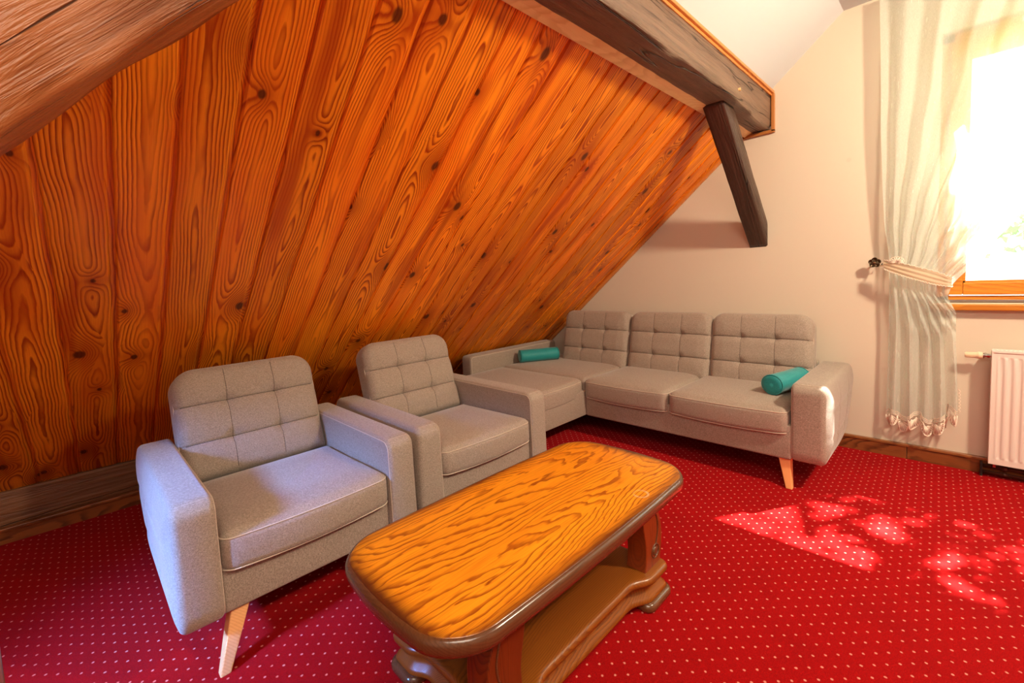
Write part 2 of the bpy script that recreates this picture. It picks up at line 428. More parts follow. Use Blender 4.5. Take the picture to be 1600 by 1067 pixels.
def slab(w, h, T, R, r, fn, nu=14, nv=10, f=None, xu=(), xv=()):
    """soft upholstered slab. u in [-w/2,w/2], v in [0,h]; R = corner radii (bl, br, tr, tl);
    r = edge roundness; f(u,v,side) = extra offset; fn(u,v,t) -> xyz"""
    us = samples(-w/2, w/2, max(r, .012), nu); vv = samples(0, h, max(r, .012), nv)
    for arr, ex in ((us, xu), (vv, xv)):
        for c in ex:
            arr[:] = [a for a in arr if abs(a-c) > .0075]+[c-.006, c-.0025, c, c+.0025, c+.006]
        arr.sort()
    NU, NV = len(us), len(vv)
    def mp(u, v):
        du, dv = w/2-abs(u), min(v, h-v)
        rc = R[(0 if v < h/2 else 3) if u < 0 else (1 if v < h/2 else 2)]
        d = min(du, dv)
        if rc > 0 and du < rc and dv < rc:
            a, b = rc-du, rc-dv
            m = max(a, b); L = math.hypot(a, b) or 1
            a2, b2 = a/L*m, b/L*m
            u2 = math.copysign(w/2-rc+a2, u)
            v2 = (rc-b2) if v < h/2 else (h-rc+b2)
            return u2, v2, max(0, rc-m)
        return u, v, max(0, d)
    vs = []; fs = []
    for side in (1, -1):
        for v in vv:
            for u in us:
                u2, v2, d = mp(u, v)
                t = T/2-r+math.sqrt(max(0, r*r-(r-min(d, r))**2)) if r > 0 else T/2
                if f: t += f(u2, v2, side, d)
                vs.append(fn(u2, v2, side*t))
    off = NU*NV
    for j in range(NV-1):
        for i in range(NU-1):
            a = j*NU+i
            fs.append((a, a+1, a+NU+1, a+NU)); fs.append((off+a+NU, off+a+NU+1, off+a+1, off+a))
    ring = [i for i in range(NU)]+[j*NU+NU-1 for j in range(1, NV)]+[(NV-1)*NU+i for i in range(NU-2, -1, -1)]+[j*NU for j in range(NV-2, 0, -1)]
    for k in range(len(ring)):
        a, b = ring[k], ring[(k+1) % len(ring)]
        fs.append((b, a, a+off, b+off))
    return vs, fs

def outline(w, h, R, inset=0, n=8):
    pts = []
    cs = ((-w/2, 0, 180, 0), (w/2, 0, 270, 1), (w/2, h, 0, 2), (-w/2, h, 90, 3))
    for cx, cy, a0, k in cs:
        rc = max(R[k]-inset, .004); sx = 1 if cx < 0 else -1; sy = 1 if cy == 0 else -1
        ox, oy = cx+sx*(inset+rc), cy+sy*(inset+rc)
        for i in range(n+1):
            a = math.radians(a0+90*i/n); pts.append((ox+rc*math.cos(a), oy+rc*math.sin(a)))
    return pts

def resample(pts, step, closed=True):
    out = []; n = len(pts)
    for i in range(n if closed else n-1):
        a, b = Vector(pts[i]), Vector(pts[(i+1) % n]); L = (b-a).length; k = max(1, int(L/step))
        for j in range(k): out.append(tuple(a.lerp(b, j/k)))
    if not closed: out.append(tuple(pts[-1]))
    return out

# ================================================================== THE ROOM
YW = 3.688            # face of the window wall
TH = .6977; CT, ST = math.cos(TH), math.sin(TH)     # pitch of the timber-lined roof slope
def slope_z(x): return 2.178+(x+1.2)*math.tan(TH)
XK = -3.45            # knee wall
XR, YF, ZC = 2.7, -2.0, 2.864
# floor
fl = MB().box(XK-.1, XR+.1, YF-.1, YW+.12, -.12, 0).obj('floor', plain('subfloor', (.3, .2, .12), .9)); struct(fl)
cp = MB().box(XK, XR, YF, YW, -.0005, .006)
cp = cp.obj('carpet', M_CARPET, fl)
# window wall with an opening
WX0, WX1, WZ0, WZ1 = -.085, 1.17, .99, 2.53
wb = MB()
wall_out = [(XK-.1, -.1), (XR+.1, -.1), (XR+.1, ZC+.1), (XK-.1, ZC+.1)]
wb.box(XK-.1, WX0, YW, YW+.34, -.1, ZC+.15); wb.box(WX1, XR+.1, YW, YW+.34, -.1, ZC+.15)
wb.box(WX0, WX1, YW, YW+.34, -.1, WZ0); wb.box(WX0, WX1, YW, YW+.34, WZ1, ZC+.15)
struct(wb.obj('wall_back', M_WALL))
struct(MB().box(XR, XR+.1, YF-.1, YW+.1, -.1, ZC+.15).obj('wall_right', M_WALL))
fr = MB()
fr.box(XK-.1, -2.2, YF-.1, YF, -.1, ZC+.15); fr.box(-1.3, XR, YF-.1, YF, -.1, ZC+.15)
fr.box(-2.2, -1.3, YF-.1, YF, -.1, 1.45); fr.box(-2.2, -1.3, YF-.1, YF, 2.40, ZC+.15)
struct(fr.obj('wall_front', M_WALL))
# plaster: slope above the purlin, then flat
ce = MB()
cs_ = [(-.545, ZC), (-.975, 2.494), (-1.02, 2.60), (-.60, ZC+.1)]
ce.prism(cs_, YF, YW, lambda a, b, h: (a, h, b))
ce.box(-.545, XR+.05, YF, YW, ZC, ZC+.12)
struct(ce.obj('ceiling', M_CEIL))
# timber-lined roof slope: backing boards, then every plank
zb = .258; x_low = -1.2+(zb-2.178)/math.tan(TH)
bk = MB().prism([(x_low-.05, zb-.03), (-1.0, slope_z(-1.0)), (-1.0, slope_z(-1.0)+.16), (x_low-.25, zb+.12)], YF, YW, lambda a, b, h: (a, h, b))
# shift the backing behind the planks
bk.v = [(x-ST*.02, y, z+CT*.02) for x, y, z in bk.v]
wl = bk.obj('wall_left', plain('roof_backing', (.10, .045, .02), .9)); struct(wl)
PL = (x_low, zb); LEN = math.hypot(-1.10-x_low, slope_z(-1.10)-zb)
PW = .1585
prof = [(.0, 0), (.0025, -.0035+.0), (.006, .0), (.134, .0), (.1385, -.005), (.141, -.009), (PW, -.009), (PW, -.022), (0, -.022)]
prof = [(.0, -.009), (.003, -.004), (.007, 0), (.136, 0), (.141, -.004), (.144, -.0085), (PW, -.009), (PW, -.02), (0, -.02)]
pm = None
seams_y = [-.0349+.0003, .1317, .2871, .4452, .6029, .763, .9213, 1.0896, 1.2564, 1.4122, 1.5712, 1.7309, 1.8937, 2.0508, 2.2051, 2.361, 2.5164, 2.6739, 2.8295]
ys = [-.0349-.1585*k for k in range(12, 0, -1)]+seams_y+[2.8295+.1585*k for k in range(1, 6)]
for i, y in enumerate(ys):
    if pm is None:
        m = MB(); n = len(prof)
        m.prism([(a-PW/2, b) for a, b in prof], 0, LEN, lambda a, b, h: (h, a, b))
        p = m.obj('plank', M_PLANK, wl); pm = p.data
    else:
        p = bpy.data.objects.new('plank', pm); col.objects.link(p); p.parent = wl
    w = (ys[i+1]-y) if i+1 < len(ys) else min(.1585, YW-y)
    p.matrix_local = Matrix(((CT, 0, ST, 0), (0, 1, 0, 0), (ST, 0, -CT, 0), (0, 0, 0, 1))).to_4x4() if False else Matrix.Identity(4)
    # local x runs up the slope, local z points into the room (down and towards the room)
    X_ = Vector((CT, 0, ST)); Z_ = Vector((ST, 0, -CT)); Y_ = Vector((0, 1, 0))
    mm = Matrix.Identity(4)
    for k in range(3):
        mm[k][0] = X_[k]; mm[k][1] = Y_[k]*w/PW; mm[k][2] = Z_[k]
    mm[0][3], mm[1][3], mm[2][3] = PL[0], y+w/2, PL[1]
    p.matrix_basis = mm
# closing strip along the window wall
t_ = MB().prism([(x_low+.0, zb-.0), (-1.12, slope_z(-1.12)), (-1.10, slope_z(-1.10)-.022), (x_low+.02, zb-.022)], YW-.022, YW-.001, lambda a, b, h: (a, h, b))
struct(t_.obj('trim_1', M_TRIMO))
# light strip along the head of the planks
t_ = MB().prism([(-1.125, slope_z(-1.125)-.002), (-1.075, 2.262), (-1.075, 2.238), (-1.105, 2.228), (-1.127, slope_z(-1.127)-.024)], YF, YW-.002, lambda a, b, h: (a, h, b))
struct(t_.obj('trim_2', M_TRIM))
# knee wall: old timber sill plate, skirting with ledge
def rough_box(name, x0, x1, y0, y1, z0, z1, mat, amp, parent=None, n=60, seed=1, axis=1, pinch=None):
    """hewn timber, long along y; wavy edges"""
    rr = random.Random(seed); ph = [rr.uniform(0, 6.3) for _ in range(24)]
    sec = [(0, 0), (.08, 0), (.5, 0), (.92, 0), (1, 0), (1, .08), (1, .5), (1, .92), (1, 1), (.92, 1), (.5, 1), (.08, 1), (0, 1), (0, .92), (0, .5), (0, .08)]
    vs = []; fs = []; m = len(sec); cx, cz = (x0+x1)/2, (z0+z1)/2
    for j in range(n+1):
        y = y0+(y1-y0)*j/n
        for k, (a, b) in enumerate(sec):
            x = x0+(x1-x0)*a; z = z0+(z1-z0)*b
            q = sum(math.sin(y*fr_*6.3+ph[(k//4*5+i) % 24])/(i+1.5) for i, fr_ in enumerate((.35, .9, 2.1, 4.3)))*amp
            corner = (a in (0, 1)) and (b in (0, 1))
            s_ = .8 if corner else .5
            x += (cx-x)/abs(cx-x+1e-9)*0 + (1 if x < cx else -1)*abs(q)*s_*(1 if corner else .6)
            z += (1 if z < cz else -1)*abs(q)*s_*(1 if corner else .6)
            if pinch: x, z = pinch(x, z, y, a, b)
            vs.append((x, y, z))
    for j in range(n):
        for k in range(m):
            k2 = (k+1) % m; fs.append((j*m+k, j*m+k2, (j+1)*m+k2, (j+1)*m+k))
    fs.append(tuple(range(m))[::-1]); fs.append(tuple(n*m+k for k in range(m)))
    return obj(name, vs, fs, mat, parent, smooth=True)
struct(rough_box('trim_3', XK-.10, XK, YF, YW-.001, .088, .275, M_BEAMK, .006, seed=3))
kb = MB(); kb.box(XK-.1, XK+.012, YF, YW-.001, .0, .075, .002); kb.box(XK-.1, XK+.028, YF, YW-.001, .075, .092, .003)
struct(kb.obj('baseboard_left', M_SKIRTY))
bb = MB()
bb.box(XK+.02, -.20, YW-.020, YW, .0, .083, .002); bb.box(-.197, XR, YW-.020, YW, 0, .083, .002)
bbo = bb.obj('baseboard_back', M_SKIRT); struct(bbo)
MB().box(XK+.02, XR, YW-.026, YW, .083, .100, .003).obj('baseboard_cap', wood_mat('skirting_cap', (.42, .16, .05), (.30, .10, .03), (.18, .05, .015), along=0, across=1, spacing=.006, knots=False, contrast=.5), bbo)
kb = MB(); kb.box(XR-.02, XR, YF, YW-.03, 0, .1, .002); struct(kb.obj('baseboard_right', M_SKIRTY))

# ------------------------------------------------------------------ purlin, braces, post
PX0, PX1, PZ0, PZ1 = -1.090, -.955, 2.237, 2.492
def chamfer(x, z, y, a, b):
    k = 1-max(0, min(1, (y-2.75)/.75)); k = k*k*(3-2*k)
    if a > .6 and b < .6:
        x += .048*k*(1-b/.6)*(a-.5)*2
    if a == 1 and b == 0: return x-.012, z+.002
    if a == 1 and b == .08: return x-.002, z+.006+.006*math.sin(y*7.7)
    return x, z
pu = empty('ceiling_beam', (-1.02, 1.0, PZ0), label='long hewn dark brown beam running under the sloping ceiling to the window wall', cat='beam')
def to_local(o, p):
    o.location = [a-b for a, b in zip(o.location, p.location)]; o.parent = p; return o
bmo = rough_box('beam_timber', PX0, PX1, YF, YW-.002, PZ0, PZ1, M_BEAM, .006, n=160, seed=5, pinch=chamfer); to_local(bmo, pu)
pg = MB().tube([(-.965, 2.945, 2.312), (-.952, 2.946, 2.313), (-.926, 2.95, 2.315)], [.010, .010, .0095], 10).obj('peg', M_TRIM, smooth=False); to_local(pg, pu)
struct(MB().box(-.972, -.935, YF, YW-.003, 2.478, 2.496, .003).box(-.975, -.948, YF, YW-.003, 2.462, 2.479, .003).obj('trim_4', M_TRIMO))
# pine frame where the beam meets the wall
struct(MB().box(-.953, -.932, YW-.022, YW, 2.215, 2.478, .002).box(-1.14, -.932, YW-.022, YW, 2.208, 2.229, .002).obj('trim_5', M_TRIMO))

def brace(name, p0, p1, x0, x1, thick, mat, label, cut0, cut1, amp=.0008, seed=2):
    """45 degree strut in the y-z plane; p0, p1 = underside points (y,z); cut0/cut1 = ('y'|'z', value) flush end cuts"""
    (ya, za), (yb, zb_) = p0, p1
    L = math.hypot(yb-ya, zb_-za); d = Vector((0, yb-ya, zb_-za))/L
    nn = Vector((0, -d.z, d.y))
    if nn.z < 0: nn = -nn
    rr = random.Random(seed); ph = [rr.uniform(0, 6.3) for _ in range(8)]
    o = empty(name, (0, 0, 0), label=label, cat='beam')
    sec = [(x0, 0), (x0+.01, -.0), (x1-.01, 0), (x1, 0.008), (x1, thick-.008), (x1-.01, thick), (x0+.01, thick), (x0, thick-.008)]
    def tcut(c, h):
        return (c[1]-ya-h*nn.y)/d.y if c[0] == 'y' else (c[1]-za-h*nn.z)/d.z
    N = 40; vs = []; fs = []
    for j in range(N+1):
        for k, (x, h) in enumerate(sec):
            t = tcut(cut0, h)+(tcut(cut1, h)-tcut(cut0, h))*j/N
            q = amp*(math.sin(t*9+ph[k])+.6*math.sin(t*23+ph[(k+3) % 8]))*(0 if j in (0, N) else 1)
            vs.append((x+q*(1 if x > (x0+x1)/2 else -1), -(h+q*(.5 if h > thick/2 else -.5)), t))
    m = len(sec)
    for j in range(N):
        for k in range(m): fs.append((j*m+k, j*m+(k+1) % m, (j+1)*m+(k+1) % m, (j+1)*m+k))
    fs.append(tuple(range(m))[::-1]); fs.append(tuple(N*m+k for k in range(m)))
    c = obj('timber', vs, fs, mat, o, smooth=True)
    mm = Matrix.Identity(4); Yc = -nn; Zc = d
    for k in range(3): mm[k][0] = (1, 0, 0)[k]; mm[k][1] = Yc[k]; mm[k][2] = Zc[k]
    mm[1][3] = ya; mm[2][3] = za
    c.matrix_basis = mm
    return o
brace('diagonal_brace', (2.81, 2.245), (3.672, 1.418), -1.100, -.982, .128, M_BEAMD,
      'dark brown diagonal timber brace from the long beam down to the window wall', ('z', PZ0+.002), ('y', YW-.001))
nb = brace('diagonal_brace', (-.065, 1.486), (.349, 1.915), -1.100, -.978, .27, M_BEAMR,
      'reddish brown rough timber brace crossing the upper left corner in front of the planks', ('y', -.131), ('z', PZ0+.002), amp=.006, seed=9)
po = empty('post', (-1.045, -.227, 0), label='dark brown upright post, its edge just inside the lower left corner', cat='post')
pb_ = MB().box(-.065, .065, -.095, .095, .006, PZ0+.0, .006).obj('post_timber', M_BEAMR, po)

# ------------------------------------------------------------------ window
win = MB()
for x0, x1, z0, z1 in ((WX0, WX0+.055, WZ0, WZ1), (WX1-.055, WX1, WZ0, WZ1), (WX0, WX1, WZ0, WZ0+.04), (WX0, WX1, WZ1-.05, WZ1)):
    win.box(x0, x1, YW+.045, YW+.11, z0, z1, .004)
wo = win.obj('window_1', M_WIN); struct(wo)
sash = MB()
SX0, SX1, SZ0, SZ1 = WX0+.035, WX1-.035, WZ0+.045, WZ1-.055
for x0, x1, z0, z1 in ((SX0, SX0+.075, SZ0, SZ1), (SX1-.075, SX1, SZ0, SZ1), (SX0+.0749, SX1-.0749, SZ0, SZ0+.072), (SX0+.0749, SX1-.0749, SZ1-.1, SZ1)):
    sash.box(x0, x1, YW+.03, YW+.085, z0, z1, .005)
sash.obj('sash', M_WIN, wo)
bd = MB(); gx0, gx1, gz0, gz1 = SX0+.073, SX1-.073, SZ0+.070, SZ1-.098
for x0, x1, z0, z1 in ((gx0, gx0+.014, gz0, gz1), (gx1-.014, gx1, gz0, gz1), (gx0, gx1, gz0, gz0+.014), (gx0, gx1, gz1-.014, gz1)):
    bd.box(x0, x1, YW+.038, YW+.056, z0, z1, .003)
bd.obj('glazing_bead', M_WIN, wo)
MB().box(gx0, gx1, YW+.058, YW+.064, gz0, gz1).obj('pane', M_GLASS, wo)
MB().box(WX0, WX1, YW+.028, YW+.046, WZ0+.004, WZ0+.018, .002).obj('rail', M_CHROME, wo)
MB().box(WX0-.02, WX1+.02, YW-.045, YW+.12, .950, .985, .006).obj('window_sill', M_WIN, wo)
# opening behind the camera has its own plain frame and pane
w2 = MB()
for x0, x1, z0, z1 in ((-2.2, -2.13, 1.45, 2.4), (-1.37, -1.3, 1.45, 2.4), (-2.2, -1.3, 1.45, 1.52), (-2.2, -1.3, 2.33, 2.4)):
    w2.box(x0, x1, YF-.07, YF-.01, z0, z1, .004)
w2o = w2.obj('window_2', M_WIN); struct(w2o)
MB().box(-2.13, -1.37, YF-.045, YF-.04, 1.52, 2.33).obj('pane', M_GLASS, w2o)

# outside: lawn and a tree
struct(MB().box(-12, 14, YW+.35, 30, -3.1, -3.0).obj('ground', M_GRASS))
tree = empty('tree', (2.2, 7.0, -3.0), label='pale leafy tree seen blurred by light through the bare window pane', cat='tree')
tk = MB().tube([(0, 0, 0), (.1, .1, 2.5), (-.1, 0, 4.5), (.0, .1, 9.5)], [.22, .17, .12, .04], 10)
for k in range(20):
    a = k*2.4; h = 3.2+k*.33
    tk.tube([(0, 0, h), (math.cos(a)*.9, math.sin(a)*.9, h+.4), (math.cos(a)*1.9, math.sin(a)*1.7, h+.6)], [.05, .03, .012], 6)
tk.obj('trunk', M_BARK, tree, smooth=True)
lf = MB(); rr = random.Random(4)
for k in range(105):
    # clumps of leaves with gaps between them
    a = rr.uniform(0, 2*PI); rad = 2.1*math.sqrt(rr.random()); zc = rr.uniform(3.6, 11.2)
    cc_ = Vector((math.cos(a)*rad, math.sin(a)*rad, zc)); R_ = rr.uniform(.28, .52)
    for q in range(95):
        d0 = Vector((rr.gauss(0, 1), rr.gauss(0, 1), rr.gauss(0, .7))).normalized()*R_*rr.random()**.4
        c = cc_+d0; s = rr.uniform(.05, .10)
        d = Vector((rr.uniform(-1, 1), rr.uniform(-1, 1), rr.uniform(-.7, .7))).normalized(); e = d.cross(Vector((rr.uniform(-1, 1), rr.uniform(-1, 1), rr.uniform(-1, 1)))).normalized()
        lf.add([c-d*s, c+e*s*.45, c+d*s, c-e*s*.45], [(0, 1, 2, 3)])
lo = obj('foliage', lf.v, lf.f, M_LEAF, tree, smooth=False, fix=False); lo['kind'] = 'stuff'

# ------------------------------------------------------------------ curtain
def cerp(tab, z):
    tab = sorted(tab)
    if z <= tab[0][0]: return tab[0][1]
    if z >= tab[-1][0]: return tab[-1][1]
    for (a, p), (b, q) in zip(tab, tab[1:]):
        if a <= z <= b:
            t = (z-a)/(b-a); t = t*t*(3-2*t)*.5+t*.5; return p+(q-p)*t
LE = [(.2, -.300), (.35, -.300), (1.0, -.293), (1.2, -.292), (1.45, -.318), (1.7, -.330), (2.1, -.345), (2.85, -.362)]
RE = [(.2, .022), (.38, .022), (.97, .002), (1.08, -.035), (1.15, -.022), (1.33, .105), (1.53, .235), (1.9, .50), (2.3, .78), (2.85, 1.12)]
def curtain_pt(u, s):
    """u 0..1 across, s 0..1 from the top to the hem"""
    ztie = 1.235-.125*u
    zbot = .285+.02*math.sin(u*17)+(.075 if u > .86 else 0)*1
    z = 2.845+(ztie-2.845)*(s/.6) if s < .6 else ztie+(zbot-ztie)*((s-.6)/.4)
    zz = 2.845+(1.17-2.845)*(s/.6) if s < .6 else 1.17+(.285-1.17)*((s-.6)/.4)
    l, r_ = cerp(LE, zz), cerp(RE, zz)
    ww = r_-l
    x = l+ww*u+.004*math.sin(u*41+z*3)
    g = math.exp(-((zz-1.17)/.14)**2)
    amp = .024*(1-.62*g)
    nf = 8.5 if zz > 1.17 else 8.5-3.6*min(1, (1.17-zz)/.35)
    ph = u*2*PI*nf+.7*math.sin(u*9)+.35*math.sin(z*1.9+u*5)*(1-g)
    y = YW-.075+amp*math.sin(ph)+.004*math.sin(u*2*PI*19+z*2)*(1 if zz > 1.17 else .4)
    y -= .012*g*math.sin(PI*u)
    return Vector((x, y, z))
CU = empty('curtain', (-.14, YW-.075, .25), label='sheer white curtain gathered in a tieback left of the window, lace hem', cat='curtain')
NU_, NV_ = 230, 110
cv = [curtain_pt(i/NU_, j/NV_) for j in range(NV_+1) for i in range(NU_+1)]
cf = [(j*(NU_+1)+i, j*(NU_+1)+i+1, (j+1)*(NU_+1)+i+1, (j+1)*(NU_+1)+i) for j in range(NV_) for i in range(NU_)]
co_ = obj('cloth', cv, cf, M_SHEER, None, fix=False); to_local(co_, CU)
# lace scallops hanging under the hem
NS = 6
for k in range(NS):
    m = MB(); u0, u1 = k/NS, (k+1)/NS; um = (u0+u1)/2
    if k == NS-1: pass
    def hp(u, dz): p = curtain_pt(min(1, max(0, u)), 1.0).copy(); p.z -= dz; return p
    H_ = .078
    def arc(a, f=1.):    # a in 0..1
        return hp(u0+(u1-u0)*(.5-.5*f*math.cos(a*PI)), H_*f*math.sin(a*PI)**.8)
    for f in (1., .93):
        m.tube([arc(i/18, f)+Vector((0, -.0015, 0)) for i in range(19)], .0018 if f < 1 else .0026, 5)
    for i in range(1, 12):
        a = i/12; m.tube([hp(um+(u1-u0)*(-.12*math.cos(a*PI)), .010+.012*math.sin(a*PI)), arc(a, .96)], .0028, 5)
    m.tube([hp(um+(u1-u0)*.16*math.cos(i/8*PI), .010+.014*math.sin(i/8*PI)) for i in range(9)], .0025, 5)
    for q in range(3):
        m.tube([hp(u0+(u1-u0)*i/8, -.004-.010*q+.003*(i % 2)) for i in range(9)], .0022, 5)
    s_ = m.obj('lace_scallop', M_LACE, None, smooth=True); to_local(s_, CU)
# lace edge up the free side
m = MB()
for q in range(7):
    z0 = .46+q*.022
    m.tube([curtain_pt(1, .985-q*.010)+Vector((.004+.008*math.sin(i/5*PI), -.002, -.011+.022*i/5)) for i in range(6)], .002, 5)
s_ = m.obj('lace_edge', M_LACE, None, smooth=True); to_local(s_, CU)
# tieback band
tb = empty('curtain_tieback', (-.20, YW-.11, 1.18), label='beige pleated tieback band with scalloped lace edge around the sheer curtain', cat='tieback')
def band(s, w):
    """s 0..1 from the hook round the front; w 0..1 across the band"""
    x = -.315+.30*s; z = 1.232-.118*s+(w-.5)*(.046+.022*math.sin(PI*min(1, s*1.1)))
    if s > .55: z += .010*math.sin((s-.55)/.45*PI)*(w-.5)
    y = YW-.118-.030*math.sin(PI*min(1, .12+s*.95))+.0035*math.sin(w*16+s*3)
    if s > .93: y += (s-.93)*.9
    if w > .99: z += .005*abs(math.sin(s*38))
    if w < .01: z -= .003*abs(math.sin(s*60))
    return (x, y, z)
N1, N2 = 90, 14
bv = [band(i/N1, j/N2) for j in range(N2+1) for i in range(N1+1)]
bf = [(j*(N1+1)+i, j*(N1+1)+i+1, (j+1)*(N1+1)+i+1, (j+1)*(N1+1)+i) for j in range(N2) for i in range(N1)]
o = obj('band', bv, bf, M_TIE, None, fix=False); to_local(o, tb)
m = MB()
m.tube([Vector(band(i/80, 0))+Vector((0, -.001, -.002+.003*math.sin(i*1.9))) for i in range(81)], .0022, 5)
m.tube([Vector(band(i/80, 1))+Vector((0, -.001, .002+.003*math.sin(i*1.9))) for i in range(81)], .0020, 5)
fc = Vector(band(.2, 1))
for k in range(9):
    a = PI*k/8; m.tube([fc+Vector((.006*math.cos(a), -.002, .004*math.sin(a))), fc+Vector((.032*math.cos(a), -.003, .030*math.sin(a)))], .003, 5)
m.tube([fc+Vector((.034*math.cos(PI*k/16), -.003, .032*math.sin(PI*k/16)+.003*(k % 2))) for k in range(17)], .0022, 5)
o = m.obj('lace_edge', M_LACE, None, smooth=True); to_local(o, tb)
m = MB().tube([(-.352, YW-.045, 1.238), (-.338, YW-.07, 1.226), (-.318, YW-.115, 1.228), (-.30, YW-.118, 1.232)], .0035, 6)
o = m.obj('loop', M_TIE, None, smooth=True); to_local(o, tb)
# bronze flower hook
hk = empty('curtain_hook', (-.365, YW, 1.248), label='antique bronze flower shaped curtain hook on the wall', cat='hook')
m = MB().tube([(0, 0, 0), (0, -.03, 0), (0, -.062, 0)], [.006, .005, .005], 10)
m.tube([(0, -.002, 0), (0, -.006, 0)], [.020, .018], 20)
m.tube([(0, -.045, -.004), (.018, -.050, -.020), (.032, -.05, -.018), (.036, -.05, -.006)], .003, 6)
m.obj('stem', M_BRONZE, hk, smooth=False)
for k in range(5):
    a = 2*PI*k/5+PI/2; c = Vector((math.cos(a)*.017, -.063, math.sin(a)*.017))
    vs = []; fs = []
    n = 14
    for i, (rr_, dy) in enumerate(((0, .003), (.006, .002), (.011, -.002), (.0145, -.006), (.016, -.003), (.015, .003))):
        for j in range(n):
            b = 2*PI*j/n; vs.append(c+Vector((math.cos(b)*rr_, dy, math.sin(b)*rr_)))
    for i in range(5):
        for j in range(n): fs.append((i*n+j, i*n+(j+1) % n, (i+1)*n+(j+1) % n, (i+1)*n+j))
    obj('petal', vs, fs, M_BRONZE, hk)
m = MB().tube([(0, -.058, 0), (0, -.066, 0), (0, -.071, 0), (0, -.0725, 0)], [.009, .008, .005, .001], 12)
m.obj('centre', plain('bright_bronze', (.35, .24, .12), .3, .9), hk, smooth=True)

# ------------------------------------------------------------------ radiator
RX0, RX1, RZ0, RZ1, RY = .148, 1.15, .098, .735, YW-.108
rd = empty('radiator', ((RX0+RX1)/2, YW-.06, RZ0), label='white ribbed panel radiator below the window', cat='radiator')
nx, nz = int((RX1-RX0)/.0042), 40
def gz(z):
    a = min(1, max(0, (z-.030)/.012)); b = min(1, max(0, (RZ1-RZ0-.035-z)/.012)); return a*b
vs = []
zs = [0, .008, .028, .032, .036, .040, .044]+[.06+i*.05 for i in range(10)]+[.590, .594, .598, .602, .606, RZ1-RZ0]
zs = sorted(zs)
for z in zs:
    for i in range(nx+1):
        x = i*(RX1-RX0)/nx; c = math.cos(2*PI*(x-.016)/.0334)
        d = 0 if (x < .018 or x > RX1-RX0-.018) else .0075*max(-1, min(1, c*2.2))*gz(z)
        vs.append((RX0+x, RY-d*.5-(.0), RZ0+z))
fs = [(j*(nx+1)+i, j*(nx+1)+i+1, (j+1)*(nx+1)+i+1, (j+1)*(nx+1)+i) for j in range(len(zs)-1) for i in range(nx)]
o = obj('front_panel', vs, fs, M_WHITE, None, fix=False); to_local(o, rd)
m = MB().box(RX0, RX1, YW-.050, YW-.046, RZ0+.02, RZ1-.02).box(RX0+.01, RX1-.01, RY+.012, YW-.052, RZ0+.02, RZ1-.02)
o = m.obj('rear_panel', M_WHITE, None); to_local(o, rd)
for xx in (RX0-.004, RX1-.002):
    m = MB().box(xx, xx+.006, RY-.004, YW-.040, RZ0, RZ1, .0015)
    o = m.obj('side_cover', M_WHITE, None); to_local(o, rd)
m = MB(); m.box(RX0, RX1, RY-.004, RY+.008, RZ1-.010, RZ1+.002, .001); m.box(RX0, RX1, YW-.052, YW-.040, RZ1-.010, RZ1+.002, .001)
x = RX0+.006
while x < RX1-.01:
    m.add([(x, RY+.006, RZ1-.001), (x+.008, RY+.006, RZ1-.001), (x+.020, YW-.05, RZ1-.001), (x+.012, YW-.05, RZ1-.001)], [(0, 1, 2, 3)]); x += .0165
o = m.obj('top_grille', M_WHITE, None); to_local(o, rd)
m = MB().tube([(RX0-.004, YW-.068, .700), (RX0-.028, YW-.068, .700)], .008, 8).tube([(RX0-.010, YW-.068, .700), (RX0-.020, YW-.068, .700)], .0125, 6)
m.tube([(RX0-.030, YW-.068, .700), (RX0-.040, YW-.068, .700)], .014, 12)
m.tube([(RX0-.024, YW-.068, .700), (RX0-.024, YW-.03, .700), (RX0-.024, YW-.001, .700)], .008, 8)
o = m.obj('valve_body', M_CHROME, None, smooth=False); to_local(o, rd)
m = MB().tube([(RX0-.036, YW-.068, .700), (RX0-.038, YW-.068, .700), (RX0-.052, YW-.068, .700), (RX0-.062, YW-.068, .7), (RX0-.104, YW-.068, .700), (RX0-.107, YW-.068, .700)], [.016, .019, .020, .0165, .014, .012], 20)
for k in range(12):
    a = 2*PI*k/12
    m.tube([(RX0-.066, YW-.068+.0155*math.cos(a), .7+.0155*math.sin(a)), (RX0-.102, YW-.068+.0145*math.cos(a), .7+.0145*math.sin(a))], .0016, 5)
o = m.obj('valve_head', M_VALVE, None, smooth=False); to_local(o, rd)
m = MB().tube([(RX0+.02, YW-.07, .10), (RX0+.02, YW-.07, .07)], .009, 8)
o = m.obj('plug', M_CHROME, None, smooth=False); to_local(o, rd)
# floor pipes under the radiator
pp = empty('heating_pipes', (.5, YW-.05, .02), label='pair of dark heating pipes on the skirting under the radiator', cat='pipes')
for zz, yy in ((.030, .050), (.062, .042)):
    m = MB().tube([(.12, YW-yy, zz), (.6, YW-yy, zz), (1.2, YW-yy, zz)], .009, 10)
    for k in range(4): m.tube([(.20+k*.09, YW-yy, zz), (.222+k*.09, YW-yy, zz)], .0135, 10)
    o = m.obj('pipe', M_PIPE, None, smooth=True); to_local(o, pp)
for xb in (.115, .36):
    o = MB().box(xb, xb+.011, YW-.070, YW-.022, .006, .080, .002).obj('bracket', M_DARKSLOT, None); to_local(o, pp)

